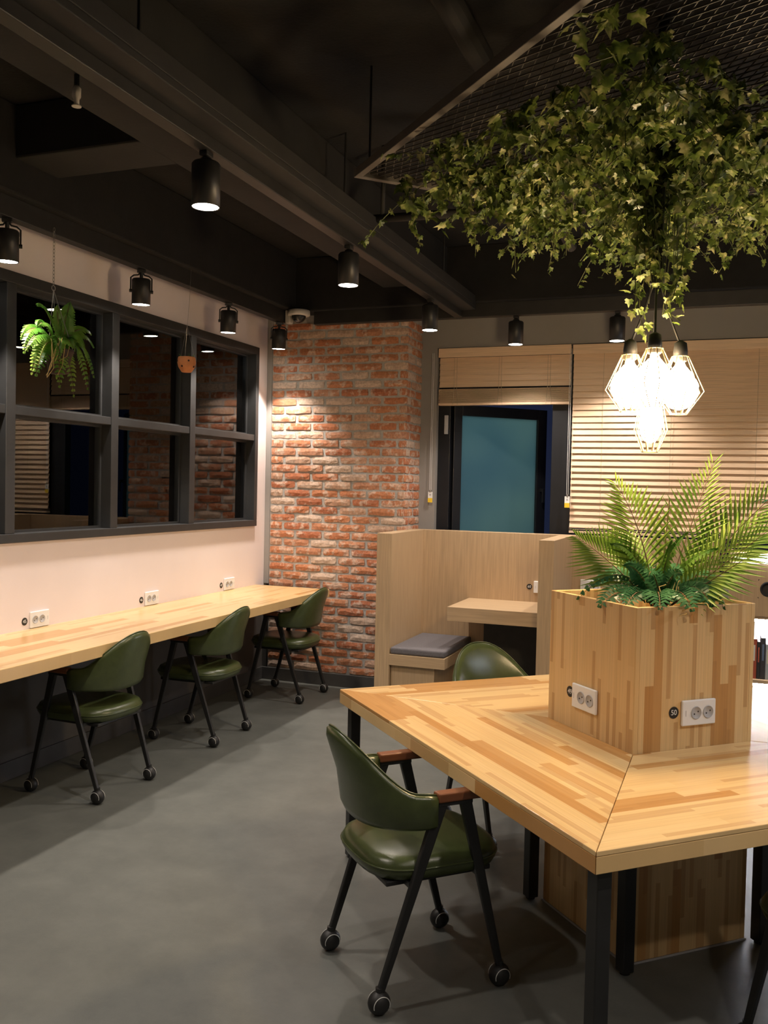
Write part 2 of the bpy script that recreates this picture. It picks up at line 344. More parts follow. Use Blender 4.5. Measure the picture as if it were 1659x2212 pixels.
# brick pillar: mortar core + single bricks
pil = MB().box((XW+.045, YB, 0), (-2.312, YW, 2.94)).build('wall_brick', M['mortar'])
struct(pil, 'reclaimed red brick pillar in the corner', 'wall')
struct(MB().box((XW, YB-.012, .78), (XW+.045, YB+.02, 2.94)).build('trim_1', M['greywall'], bevel=.004), 'grey corner strip between cream wall and brick', 'trim')
rng = random.Random(7)
BL, BH, GAPX, PZ = .223, .0500, .019, .0662
def brick_mesh(name, Lx, seed):
    rg = random.Random(seed); nx, nz = 6, 2; d = .009
    v = []; f = []
    J = lambda a: rg.uniform(-a, a)
    for iz in range(nz+1):
        for ix in range(nx+1):
            ex = ix in (0, nx); ez = iz in (0, nz)
            x = -Lx/2 + Lx*ix/nx + (J(.004) if not ex else J(.003)) + (0 if not ex else (.002 if ix == 0 else -.002))
            z = -BH/2 + BH*iz/nz + (J(.0035) if ez else J(.006))
            if ex and ez: x *= .985; z *= .9
            v.append((x, -d + (.004 if (ex or ez) else 0) + J(.0016), z))
    n = (nx+1)*(nz+1)
    for ix, iz in [(i, 0) for i in range(nx+1)] + [(nx, 1)] + [(i, nz) for i in range(nx, -1, -1)] + [(0, 1)]:
        p = v[iz*(nx+1)+ix]; v.append((p[0]*1.005, .006, p[2]*1.03))
    for iz in range(nz):
        for ix in range(nx):
            a = iz*(nx+1)+ix; f.append((a, a+1, a+nx+2, a+nx+1))
    bo = [iz*(nx+1)+ix for ix, iz in [(i, 0) for i in range(nx+1)] + [(nx, 1)] + [(i, nz) for i in range(nx, -1, -1)] + [(0, 1)]]
    m = len(bo)
    for i in range(m): f.append((bo[i], n+i, n+(i+1) % m, bo[(i+1) % m]))
    me = bpy.data.meshes.new(name); me.from_pydata(v, [], f); me.update(); me.materials.append(M['brick']); return me
FULL = [brick_mesh('brick', BL, 100+i) for i in range(9)]
def place_brick(cx_, cy_, cz_, Lx, rot=0):
    o = bpy.data.objects.new('brick', FULL[rng.randrange(9)]); COL.objects.link(o); o.parent = pil
    o.location = (cx_, cy_, cz_); o.rotation_euler = (0, rng.uniform(-.006, .006), rot)
    o.scale = (Lx/BL * (1 if rng.random() < .5 else -1 if False else 1), 1, rng.uniform(.95, 1.05))
    return o
nrow = 42
for k in range(nrow):
    z = .10 + PZ*(k+.5)
    x = XW+.05; x1 = -2.296
    first = .105 if k % 2 else .215
    while x < x1-.03:
        Lx = first if first else BL; first = None
        if x+Lx > x1-.04: Lx = x1-x
        if not (z < .76 and x+Lx < XW-.1): place_brick(x+Lx/2, YB+rng.uniform(-.004, .003), z, Lx)
        x += Lx + GAPX
    if z > 1.20:   # right return face
        y = YB+.008; first = .215 if k % 2 else .105
        while y < YW-.03:
            Lx = first if first else .226; first = None
            if y+Lx > YW-.03: Lx = YW-y
            place_brick(-2.312+rng.uniform(-.003, .004), y+Lx/2, z, Lx, R(90)); y += Lx + GAPX

# ------------------------------------------------------------------ ceiling structure
def cbeam(lo, hi, label, mat='blackbeam', name='ceiling_beam', bev=.01):
    o = MB().box(lo, hi).build(name, M[mat], bevel=bev); return tag(o, label, 'beam', None, 'structure')
cbeam((-2.45, YN, 3.08), (-1.95, YB, CEIL), 'wide dark beam running to the brick pillar', name='trim_2')
cbeam((XW, 3.42, 3.10), (-2.45, 3.72, CEIL), 'dark cross beam meeting the wide beam', name='trim_3')
cbeam((-1.95, 1.9, 3.2), (-.4, 2.1, CEIL), 'short dark cross beam over the room', name='trim_4')
cbeam((XW, YN, 2.935), (-3.17, YB, CEIL), 'black soffit along the cream wall', 'black', 'trim_5')
cbeam((XW, 6.40, 2.935), (XR, YW, CEIL), 'black soffit along the back wall', 'black', 'trim_6')
def duct(pts, r, label, name='ceiling_pipe', mat='blackbeam'):
    return tag(MB().tube(pts, r, 12).build(name, M[mat], smooth=True), label, 'pipe', None, 'structure')
duct([(-.93, 1.5, 3.25), (-.93, 3.45, 3.25)], .05, 'dark round duct crossing above the canopy')
duct([(-1.75, 4.42, 2.98), (-.80, 4.48, 2.98)], .022, 'thin dark conduit behind the canopy')
duct([(-.84, 4.48, 2.98), (-.83, 5.05, 2.93)], .03, 'short dark sloping pipe behind the canopy')
duct([(-1.70, 4.42, 2.98), (-1.70, 4.42, 3.35)], .012, 'thin conduit drop from the ceiling')
# sprinkler head under the cross beam
sp = thing('sprinkler_head', 'small white sprinkler head below the dark ceiling', 'sprinkler', (-2.27, 2.75, 2.94))
MB().tube([(0,0,.41), (0,0,.10)], .010, 8).build('drop_pipe', M['trackm'], sp); MB().lathe([(.008,.10),(.016,.09),(.016,.06),(.010,.05),(.010,.03)], 12).build('body', M['cwhite'], sp, True)
MB().lathe([(.004,.03),(.018,.027),(.018,.024),(.004,.022)], 12).build('deflector', M['cwhite'], sp)

# lighting tracks
def track(lo, hi, label):
    o = MB().box(lo, hi).build('lighting_track', M['trackm'], bevel=.004)
    return tag(o, label, 'track', 'lighting tracks')
TZ = 2.835
track((-3.28, YN+.3, TZ), (-3.22, 6.33, 2.936), 'black lighting track above the window wall')
track((-3.028, 6.43, TZ), (XR-.3, 6.49, 2.936), 'black lighting track in front of the back wall')
mt = thing('lighting_track', 'long black track beam with side rails across the ceiling', 'track', (-1.86, 0, 0), group='lighting tracks')
MB().box((-.03, YN+.3, TZ), (.03, 6.42, TZ+.05)).build('track_rail', M['trackm'], mt, bevel=.004)
MB().box((-.055, YN+.3, TZ+.05), (.13, 6.42, TZ+.08)).build('tray_base', M['blackbeam'], mt, bevel=.004)
MB().box((.10, YN+.3, TZ+.08), (.13, 6.42, TZ+.15)).build('tray_side', M['blackbeam'], mt, bevel=.004)
MB().box((-.055, YN+.3, TZ+.08), (-.035, 6.42, TZ+.15)).build('tray_side', M['blackbeam'], mt, bevel=.004)
for y in (.8, 2.5, 4.2, 5.9): MB().tube([(.04, y, TZ+.08), (.04, y, CEIL)], .006, 6).build('hanger_rod', M['metal'], mt)

# ------------------------------------------------------------------ track spotlights
def spot_proto(yoke):
    t = thing('track_spotlight', '', 'spotlight')
    rr, h = .054, (.150 if yoke else .165)
    MB().lathe([(.02, h), (rr-.006, h), (rr, h-.008), (rr, 0), (rr-.004, 0), (rr-.004, .012), (.01, .012)], 28).build('lamp_body', M['metal'], t, True, .0)
    MB().lathe([(.001, .0015), (rr-.0045, .0015), (rr-.0045, .0035), (.001, .0035)], 24, cap=True).build('lens', M['lampface'], t)
    top = h+.022 if not yoke else h+.036
    MB().tube([(0, 0, h-.002), (0, 0, top)], .010, 8).build('stem', M['metal'], t)
    MB().box((-.017, -.024, top), (.017, .024, .2045)).build('track_adapter', M['metal'], t, bevel=.003)
    if yoke:
        pts = [(0, -rr-.006, h*.55), (0, -rr-.006, h+.004), (0, -rr*.8, h+.018), (0, -.018, h+.022), (0, -.008, h+.036), (0, .008, h+.036), (0, .018, h+.022), (0, rr*.8, h+.018), (0, rr+.006, h+.004), (0, rr+.006, h*.55)]
        MB().tube(pts, .0045, 6).build('yoke', M['metal'], t)
        for s in (-1, 1): MB().tube([(0, s*(rr-.004), h*.52), (0, s*(rr+.014), h*.52)], .010, 10).build('knob', M['metal'], t)
    else:
        MB().lathe([(.026, h), (.022, h+.014), (.012, h+.02)], 16).build('collar', M['metal'], t, True)
    return t
P_Y, P_N = spot_proto(True), spot_proto(False)
used = set()
def put_spot(proto, loc, label, group, power, target, size, rz=0, tilt=0, blend=.4):
    o = proto if proto.name not in used else copy_tree(proto)
    used.add(proto.name); o.location = loc; o.rotation_euler = (0, tilt, rz); o['label'] = label; o['group'] = group
    if power:
        inv = (Matrix.Translation(loc) @ Matrix.Rotation(rz, 4, 'Z') @ Matrix.Rotation(tilt, 4, 'Y')).inverted()
        spot('spot_beam', o, (0, 0, -.004), inv @ Vector(target), power, WARM, size, blend, .045)
    return o
LZ = 2.63
GW = 'spotlights along the window wall'
for y, lab, pw, tg in ((2.4, 'black track spotlight over the near end of the counter', WALL_SPOT, None), (3.455, 'black track spotlight cut by the left edge of the view', WALL_SPOT, None), (4.52, 'black track spotlight between the fern and the clay pot', WALL_SPOT, None),
                   (5.52, 'black track spotlight right of the clay pot', WALL_SPOT, None), (6.28, 'black track spotlight in front of the brick corner', CORNER_SPOT, (-3.42, 6.50, 1.2))):
    put_spot(P_Y, (-3.25, y, LZ), lab, GW, pw, tg or (-3.27, y+.02, 0.0), 92 if not tg else 70, R(-50), R(3))
GC = 'spotlights on the ceiling track'  # the two nearest the viewer are unseen, added for more light
for y, lab in ((.25, 'added unseen black track spotlight behind the viewer'), (1.6, 'added unseen black track spotlight overhead near the viewer'), (2.98, 'largest black track spotlight hanging below the track beam'), (4.36, 'black track spotlight at the middle of the track beam'), (5.75, 'black track spotlight in front of the brick pillar edge')):
    put_spot(P_N, (-1.86, y, LZ), lab, GC, ROOM_SPOT, (-1.86, y, 0), 128, blend=.75)
GB = 'spotlights above the blinds'
for x, lab in ((-1.44, 'black track spotlight above the short raised blind'), (-.73, 'black track spotlight beside the hanging cage lamps'), (.85, 'black track spotlight above the bookcase'), (1.9, 'black track spotlight right of the bookcase')):
    put_spot(P_N, (x, 6.46, LZ), lab, GB, BACK_SPOT, (x, 6.90, .6), 100)
GR = 'added fill spotlights over the right half of the room'  # unseen lamps added to brighten the planter faces
for x, y, lab in ((.8, .4, 'added unseen black ceiling spotlight right of the viewer'), (.8, 1.95, 'added unseen black ceiling spotlight right of the square table')):
    put_spot(P_N, (x, y, LZ), lab, GR, FRONT_FILL, (x, y, 0), 145, blend=.8)
track((.77, YN+.3, TZ), (.83, 2.3, 2.936), 'added unseen black lighting track over the right half of the room')  # added to carry the fill lamps, out of view

# ------------------------------------------------------------------ wall counter
ct = thing('wall_counter', 'long laminated wood counter along the cream wall', 'counter', (XW, 4.0, 0), R(90))
MB().box((-3.6, -.648, .722), (2.44, 0, .782)).build('counter_top', M['wood_c'], ct, bevel=.003)
for x in (-2.9, -1.2, .5, 2.3): MB().box((x-.02, -.45, .66), (x+.02, -.012, .7215)).build('wall_bracket', M['metal'], ct)

# ------------------------------------------------------------------ sockets and number discs
def text_mesh(txt, size):
    cu = bpy.data.curves.new('digits', 'FONT'); cu.body = txt; cu.size = size; cu.align_x = 'CENTER'; cu.align_y = 'CENTER'; cu.extrude = .0004
    o = bpy.data.objects.new('digits', cu); COL.objects.link(o); dg = bpy.context.evaluated_depsgraph_get(); dg.update()
    me = bpy.data.meshes.new_from_object(o.evaluated_get(dg)); bpy.data.objects.remove(o); return me
def socket(loc, rz, label, mirror=1):
    # local: faces -Y, x to the right
    t = thing('wall_socket', label, 'socket', loc, rz, 'white double sockets')
    w, h = .145, .088
    MB().box((-w/2, -.012, -h/2), (w/2, -.001, h/2)).build('face_plate', M['white'], t, bevel=.004, seg=3)
    for i, x in enumerate((-.026*1, .026)):
        x += .012*mirror
        r_ = MB(); n = 24
        c = Vector((x, 0, 0))
        def ring(rad, y): return [c + Vector((rad*cos(2*pi*k/n), y, rad*sin(2*pi*k/n))) for k in range(n)]
        r_.rings([ring(.0225, -.0122), ring(.0215, -.0145), ring(.0200, -.0145), ring(.0185, -.0128), ring(.001, -.0126)], False)
        so_ = r_.build('outlet', M['grey'], t, True)
        for s in (-1, 1): MB().tube([(x+s*.008, -.0124, .004*s), (x+s*.008, -.0135, .004*s)], .0028, 8).build('pin_hole', M['ink'], so_)
    MB().box((-.058*mirror-.001, -.0126, -.010), (-.058*mirror+.001, -.0118, .010)).build('indicator', M['grey'], t)
    return t
def disc(loc, rz, txt, label, rad=.021):
    t = thing('seat_number_disc', label, 'number disc', loc, rz, 'black seat number discs')
    m = MB(); n = 28
    m.rings([[Vector((rad*cos(2*pi*k/n), y, rad*sin(2*pi*k/n))) for k in range(n)] for y in (-.0004, -.0016)])
    m.build('disc', M['ink'], t)
    o = mk('digits', text_mesh(txt, rad*1.25), M['white'], t); o.rotation_euler = (R(90), 0, 0); o.location = (0, -.0019, 0)
    return t
for y, n, place in ((3.978, '45', 'nearest the left edge'), (5.02, '46', 'in the middle of the counter'), (6.012, '47', 'closest to the brick')):
    socket((XW, y, .829), R(90), f'white double socket on the cream wall, {place}', -1)
    disc((XW, y-.107, .826), R(90), n, f'black disc reading {n} on the cream wall, {place}')

# ------------------------------------------------------------------ chairs
def make_chair():
    t = thing('office_chair', '', 'chair')
    # seat cushion
    m = MB(); n = 40
    def outline(k, s):
        a = 2*pi*k/n; ca, sa = cos(a), sin(a); e = .62
        x = (abs(ca)**e)*(1 if ca > 0 else -1)*.212; y = (abs(sa)**e)*(1 if sa > 0 else -1)*.235
        if y > 0: x *= 1.0 + .06*y/.235
        return Vector((x*s, y*s + .01, 0))
    prof = [(.02, .388), (.80, .384), (.95, .390), (1.0, .412), (1.0, .430), (.955, .450), (.86, .459), (.55, .464), (.02, .460)]
    m.rings([[outline(k, s) + Vector((0, 0, z)) for k in range(n)] for s, z in prof])
    seat = m.build('seat', M['leather'], t, True)
    MB().tube([outline(k, 1.004) + Vector((0, 0, .424)) for k in range(n)], .0035, 6, True).build('piping', M['leather'], seat, True)
    MB().box((-.17, -.18, .368), (.17, .19, .385)).build('seat_pan', M['metal'], t, bevel=.004)
    # wrap-around backrest shell
    ns = 33; rings_ = []
    for i in range(ns):
        s = -1 + 2*i/(ns-1); a = s*R(88)
        e = .86
        px = (abs(sin(a))**e)*(1 if a > 0 else -1)*.222; py = -.030 - .205*abs(cos(a))**.85
        nx, ny = sin(a)*.9, -cos(a); l_ = math.hypot(nx, ny); nx /= l_; ny /= l_
        w = max(0.0, 1-abs(s)/.86); bump = w*w*(3-2*w)
        zt = .658 + .172*bump; zb = .548 - .012*bump + .0*(1-bump)
        if abs(s) > .86: q = (abs(s)-.86)/.14; zt -= .006*q*q; zb += .006*q*q
        th = .019; sec = []
        for (o_, f) in ((-1, .10), (-1, .5), (-1, .9), (-.55, .985), (0, 1.0), (.55, .985), (1, .9), (1, .5), (1, .1), (.55, .015), (0, 0), (-.55, .015)):
            z = zb + (zt-zb)*f; lean = (z-.655)*.34*cos(a*.95)
            lean = lean if z > .655 else lean*.4
            belly = th*(1 + (.25*math.sin(pi*f) if o_ < 0 else 0))
            sec.append(Vector((px + nx*(o_*belly + lean), py + ny*(o_*belly + lean), z)))
        rings_.append(sec)
    back = MB().rings(rings_).build('backrest', M['leather'], t, True)
    MB().tube([r_[4] + Vector((0, 0, .002)) for r_ in rings_], .003, 5).build('seam', M['leather'], back, True)
    # A-frame side legs, arm bars, wooden arms, casters
    for sx in (-1, 1):
        xb, xt = sx*.205, sx*.217
        for yb, yt in ((-.212, -.020), (.212, .062)):
            top = Vector((xt, yt, .628)); bot = Vector((xb, yb, .058))
            MB().beam(bot, top, (.018, .022), (.020, .040)).build('leg', M['metal'], t, bevel=.004)
            c = MB().sphere((xb, yb, .036), .036, 16, 10, .86, 1.0, 1.0).build('caster', M['rubber'], t, True)
            MB().tube([(xb, yb, .062), (xb, yb, .082)], .012, 10).build('caster_stem', M['metal'], c)
            for q in (-1, 1):
                MB().tube([(xb + q*.0225, yb + .0265*cos(u_), .036 + .0265*sin(u_)) for u_ in [R(-20 + 12*k) for k in range(19)]], .0014, 5).build('caster_ring', M['ring'], c)
        MB().box((xt-.012, -.035, .617), (xt+.012, .085, .630)).build('arm_bar', M['metal'], t, bevel=.002)
        MB().box((xt-.020, -.040, .630), (xt+.020, .128, .660)).build('armrest', M['armwood'], t, bevel=.006, seg=3)
    for y in (-.11, .13): MB().box((-.208, y-.012, .372), (.208, y+.012, .388)).build('seat_rail', M['metal'], t)
    return t
ch0 = make_chair(); first = [True]
def put_chair(x, y, heading, label, group):
    o = ch0 if first[0] else copy_tree(ch0); first[0] = False
    o.location = (x, y, 0); o.rotation_euler = (0, 0, R(heading-90)); o['label'] = label; o['group'] = group
    return o
put_chair(-.927, 2.829, 45, 'green leather armchair in front, wooden arms showing, at the square table', 'chairs around the square table')
put_chair(-.92, 4.16, -46, 'green armchair behind the table, only its backrest top and legs showing', 'chairs around the square table')
put_chair(.40, 2.77, 133, 'green armchair at the right edge, mostly cut off by the frame', 'chairs around the square table')
GCH = 'green chairs pushed in at the wall counter'
put_chair(-3.05, 3.87, 178, 'green armchair under the counter nearest the viewer, below number 45', GCH)
put_chair(-3.052, 4.93, 181, 'middle green armchair under the counter, below number 46', GCH)
put_chair(-3.052, 6.13, 179, 'farthest green armchair under the counter next to the brick pillar', GCH)

# ------------------------------------------------------------------ square table with planter
TC, TR, TT, TH = Vector((-.226, 3.535)), R(43.2), .718, .058
PC, PS, PT = Vector((-.25, 3.48)), .515, 1.21
tb = thing('square_table', 'large square laminated wood table with mitred top around a planter', 'table', (TC.x, TC.y, 0), TR)
off = Matrix.Rotation(-TR, 2) @ (PC - TC)
HS, PH = .92, PS/2 + .001
outer = [Vector((-HS, -HS)), Vector((HS, -HS)), Vector((HS, HS)), Vector((-HS, HS))]
inner = [off + Vector((sx*PH, sy*PH)) for sx, sy in ((-1,-1), (1,-1), (1,1), (-1,1))]
for i in range(4):
    j = (i+1) % 4; d = (outer[j]-outer[i]).normalized(); ang = math.atan2(d.y, d.x); Rm = Matrix.Rotation(-ang, 2)
    g = .0012
    poly = [Rm @ p for p in (outer[i] + d*g, outer[j] - d*g, inner[j] - d*g, inner[i] + d*g)]
    o = MB().prism(poly, TT-.0135, TT).build('table_top', M['wood_h'], tb, bevel=.002); o.rotation_euler = (0, 0, ang)
    MB().prism([p + Vector((0, .0004)) for p in poly], TT-TH, TT-.014).build('edge_lamination', M['wood_h'], o, bevel=.0015)
for s in ((-1,-1), (1,-1), (1,1), (-1,1)):
    for p, in_ in ((Vector((s[0]*(HS-.05), s[1]*(HS-.05))), 0), (off + Vector((s[0]*(PH+.034), s[1]*(PH+.034))), 1)):
        w = .022
        lg = MB().box((p.x-w, p.y-w, .008), (p.x+w, p.y+w, TT-TH)).build('leg', M['metal'], tb, bevel=.003)
        MB().lathe([(.018, 0), (.018, .008)], 12, (p.x, p.y, 0)).build('foot', M['rubber'], lg)
for i in range(4):
    a = outer[i]*.9; b_ = outer[(i+1) % 4]*.9; d = (b_-a).normalized()
    MB().beam((a.x+d.x*.09, a.y+d.y*.09, TT-TH-.016), (b_.x-d.x*.09, b_.y-d.y*.09, TT-TH-.016), (.03, .03), (.03, .03), Vector((0,0,1))).build('apron_tube', M['metal'], tb)

pl = thing('wooden_planter', 'tall square laminated wood planter box rising through the table', 'planter', (PC.x, PC.y, 0), TR)
hp = PS/2; th = .018
for i in range(4):
    o = MB().box((-hp + (.0 if i % 2 else th), -hp, .006), (hp - (.0 if i % 2 else th), -hp+th, PT)).build('side_panel', M['wood_v'], pl, bevel=.002)
    o.rotation_euler = (0, 0, R(90*i))
MB().box((-hp+th, -hp+th, 1.10), (hp-th, hp-th, 1.12)).build('soil_tray', M['soil'], pl)
for i in range(4):
    o = MB().box((-hp-.004, -hp-.004, 0), (hp+.004, -hp+.0, .006)).build('sealant_line', M['grey'], pl); o.rotation_euler = (0, 0, R(90*i))
def on_planter(face, s, z, d=.0):
    # face 0 = right-front (local -Y), 3 = left-front (local -X)
    th_ = TR + R(90*face); n = Vector((sin(th_), -cos(th_))); a = Vector((cos(th_), sin(th_)))
    p = PC + n*(hp+d) + a*s
    return (p.x, p.y, z), th_
for face, s, z, n, sd, sd_ in ((3, -.014, .845, '49', -.113, 'left'), (0, .009, .842, '50', -.092, 'right')):
    loc, rz = on_planter(face, s, z); socket(loc, rz, 'white double socket on the %s planter face' % sd_, 1)
    loc, rz = on_planter(face, sd, z+.004); disc(loc, rz, n, 'black disc reading %s on the %s planter face' % (n, sd_), .0205)

# ------------------------------------------------------------------ booth seats along the back wall
BZ, BY0, BY1 = 1.262, 5.98, 6.70
bp_ = thing('booth_partition', 'oak laminate study booth partitions in front of the window', 'booth', (0, 0, 0))
MB().box((-2.18, BY1, 0), (-.02, BY1+.10, BZ)).build('back_panel', M['oak'], bp_, bevel=.002)
MB().box((-2.29, BY0, 0), (-2.18, BY1+.10, BZ)).build('side_panel', M['oak'], bp_, bevel=.002)
MB().box((-1.13, BY0-.06, 0), (-1.03, BY1-.001, BZ)).build('side_panel', M['oak'], bp_, bevel=.002)
bench = thing('booth_bench', 'oak box bench inside the left booth', 'bench', (-1.975, 6.35, 0))
MB().box((-.20, -.34, 0), (.12, .335, .334)).build('base_box', M['oak'], bench, bevel=.002)
MB().box((-.204, -.375, .335), (.205, .348, .412)).build('seat_board', M['oak_h'], bench, bevel=.002)
cu = MB().box((-.200, -.37, .413), (.200, .344, .462)).build('seat_cushion', M['cushion'], bevel=.014, seg=3); cu.location = (-1.975, 6.35, 0)
tag(cu, 'flat grey fabric cushion on the booth bench', 'cushion')
dsk = thing('booth_desk', 'oak desk board fixed between booth back and partition', 'desk', (-1.46, 6.41, 0))
MB().box((-.345, -.29, .655), (.329, .289, .755)).build('desk_board', M['oak_h'], dsk, bevel=.002)
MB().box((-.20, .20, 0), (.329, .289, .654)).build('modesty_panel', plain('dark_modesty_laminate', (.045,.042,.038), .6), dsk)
disc((-1.342, BY1, .868), 0, '60', 'black disc with white number 60 in the booth', .0205)
socket((-1.236, BY1, .868), 0, 'white socket half hidden behind the booth partition', 1)
socket((-.895, BY1, .90), 0, 'white socket on the booth back behind the planter', 1)

# ------------------------------------------------------------------ wooden venetian blinds
def blind(name, x0, x1, ztop, label, zbot, open_from):
    t = thing(name, label, 'blind', ((x0+x1)/2, YW+.02, 0), group='wooden venetian blinds'); w = (x1-x0)/2
    MB().box((-w, -.036, ztop-.072), (w, -.026, ztop)).build('valance', M['blind'], t, bevel=.002)
    MB().box((-w+.005, -.024, ztop-.05), (w-.005, .026, ztop-.004)).build('head_rail', M['blind'], t)
    return t, w
def slat_mesh(w): return MB().box((-w, -.0255, -.0014), (w, .0255, .0014)).mesh('slat')
b1, w1 = blind('venetian_blind', -1.105, 2.2, 2.692, 'long lowered wooden venetian blind behind the cage lamps', 1.28, 0)
sm = slat_mesh(w1-.004); sm.materials.append(M['blind']); z = 2.60; k = 0; rs = random.Random(3)
while z > 1.335:
    o = bpy.data.objects.new('slat', sm); COL.objects.link(o); o.parent = b1; o.location = (0, 0, z)
    o.rotation_euler = (R((77 - 9*min(1, k/20)) + rs.uniform(-1.0, 1.0)), 0, 0); z -= .0468; k += 1
MB().box((-w1+.004, -.027, 1.268), (w1-.004, .027, 1.286)).build('bottom_rail', M['blind'], b1, bevel=.002)
for i in range(2): MB().box((-w1+.004, -.025, 1.296+.012*i), (w1-.004, .025, 1.299+.012*i)).build('slat', M['blind'], b1)
for x in (-1.42, -.93, -.35, .4, 1.1):
    for y in (-.0285, .0285): MB().tube([(x, y, 2.62), (x, y, 1.28)], .0012, 5).build('ladder_cord', M['cord'], b1)
b2, w2 = blind('venetian_blind', -2.165, -1.118, 2.695, 'short raised wooden venetian blind above the open sash', 2.245, 0)
sm2 = slat_mesh(w2-.004); sm2.materials.append(M['blind']); z = 2.60
while z > 2.39:
    o = bpy.data.objects.new('slat', sm2); COL.objects.link(o); o.parent = b2; o.location = (0, 0, z); o.rotation_euler = (R(72 + rs.uniform(-2, 2)), 0, 0); z -= .0468
for i in range(15):
    o = bpy.data.objects.new('slat', sm2); COL.objects.link(o); o.parent = b2; o.location = (0, rs.uniform(-.003, .003), 2.266+.0075*i)
MB().box((-w2+.004, -.027, 2.245), (w2-.004, .027, 2.262)).build('bottom_rail', M['blind'], b2, bevel=.002)
for x in (-.38, -.02, .36):
    for s in (-.010, .010): MB().tube([(x+s, -.029, 2.62), (x+s, -.029, 2.38), (x+s*2, -.031, 2.25)], .0014, 5).build('ladder_cord', M['cord'], b2)
for x, zb, lab in ((-2.205, 1.47, 'white pull cord with yellow warning tag beside the brick'), (-1.117, 1.46, 'white pull cord with yellow warning tag between the blinds')):
    t = thing('blind_pull_cord', lab, 'cord', (x, YW-.022, 0), group='blind pull cords')
    for s in (-.006, .006): MB().tube([(s, 0, 2.66), (s, 0, zb+.10)], .0016, 5).build('cord', M['white'], t)
    MB().box((-.019, -.003, zb), (.019, .0, zb+.085)).build('warning_tag', M['white'], t, bevel=.001)
    MB().box((-.019, -.0045, zb), (.019, -.0031, zb+.035)).build('yellow_label', M['yellow'], t)
    MB().box((-.006, -.0045, zb+.055), (.006, -.0031, zb+.068)).build('print_mark', M['grey'], t)
    MB().tube([(0, -.002, zb+.085), (0, -.002, zb+.10)], .008, 8).build('clip', M['steel'], t)

# ------------------------------------------------------------------ bookcase with lit shelves
bx0, bx1, by0, by1 = .045, 1.25, 6.20, 6.50
bc = thing('bookcase', 'oak bookcase with white lit shelves right of the planter', 'bookcase', (0, 0, 0))
MB().box((bx0, by0+.02, 0), (bx0+.02, by1, 1.20)).build('side_panel', M['oak'], bc); MB().box((bx1-.02, by0+.02, 0), (bx1, by1, 1.20)).build('side_panel', M['oak'], bc)
fa = MB(); n = 20; hx, hz, hr = .275, .995, .045
pts = [(bx0, .82), (bx1, .82), (bx1, 1.155), (bx0, 1.155)]
circ = [(hx + hr*cos(2*pi*k/n), hz + hr*sin(2*pi*k/n)) for k in range(n)]
fa.box((bx0, by0, .82), (hx-.06, by0+.018, 1.155)); fa.box((hx+.06, by0, .82), (bx1, by0+.018, 1.155)); fa.box((hx-.06, by0, .82), (hx+.06, by0+.018, hz-.06)); fa.box((hx-.06, by0, hz+.06), (hx+.06, by0+.018, 1.155))
sq = [(hx + .06*max(-1, min(1, 1.42*cos(2*pi*k/n))), hz + .06*max(-1, min(1, 1.42*sin(2*pi*k/n)))) for k in range(n)]
fa.rings([[Vector((x, by0, z)) for x, z in sq], [Vector((x, by0, z)) for x, z in circ], [Vector((x, by0+.018, z)) for x, z in circ]], False)
fa.build('fascia', M['oak'], bc)
MB().tube([(hx + (hr-.002)*cos(2*pi*k/24), by0-.001, hz + (hr-.002)*sin(2*pi*k/24)) for k in range(24)], .006, 6, True).build('grommet', M['metal'], bc)
MB().box((hx-.10, by0+.03, hz-.10), (hx+.10, by0+.045, hz+.10)).build('hole_shade_board', M['metal'], bc)  # dark board added behind the hole, standing for the shade inside
for z in (.0, .39, .80): MB().box((bx0+.02, by0+.02, z), (bx1-.02, by1-.02, z+.022)).build('shelf', M['oak_h'] if z else M['shelfwhite'], bc)
MB().box((bx0+.02, by1-.02, 0), (bx1-.02, by1, 1.20)).build('back_panel', M['shelfwhite'], bc)
MB().box((bx0, by0+.02, 1.20), (bx1, by1, 1.222)).build('top_board', M['oak_h'], bc)
for z, y in ((1.175, by0+.005), (.79, by0+.06), (.378, by0+.06)):
    MB().tube([(bx0+.06, y, z), (bx1-.06, y, z)], .011, 10).build('light_tube', M['led'], bc)
rb = random.Random(5); x = .16
bcols = [(.55,.52,.46), (.30,.06,.03), (.02,.02,.022), (.03,.03,.035), (.33,.36,.40), (.06,.06,.07), (.62,.60,.55), (.66,.63,.56), (.5,.1,.05), (.1,.15,.25), (.6,.55,.4), (.2,.2,.2)]
bmats = [plain('book_cover_tone', c, .5, var=.05) for c in bcols]
names = ['cream', 'dark red', 'black', 'charcoal', 'blue grey', 'dark grey', 'off white', 'pale cream', 'orange red', 'navy', 'tan', 'grey']
i = 0
ORD = ['first', 'second', 'third', 'fourth', 'fifth', 'sixth', 'seventh', 'eighth', 'ninth', 'tenth', 'eleventh', 'twelfth']
while i < 12:
    w = rb.uniform(.018, .034); h = rb.uniform(.21, .27); d = rb.uniform(.15, .18); q = i % 12; y0 = by0+.055
    t = thing('book', f'{names[q]} book, {ORD[i]} from the left on the lit shelf', 'book', (x, y0, .4125), group='books on the bookcase shelf')
    cv = MB(); cv.box((0, 0, 0), (w, .003, h)); cv.box((0, .003, 0), (.002, d, h)); cv.box((w-.002, .003, 0), (w, d, h)); cv.build('cover', bmats[q], t)
    MB().box((.002, .003, .003), (w-.002, d-.004, h-.003)).build('pages', M['white'], t)
    MB().box((w*.3, -.0006, h*.45), (w*.7, 0, h*.85)).build('spine_print', bmats[(q+6) % 12], t)
    x += w + .002; i += 1

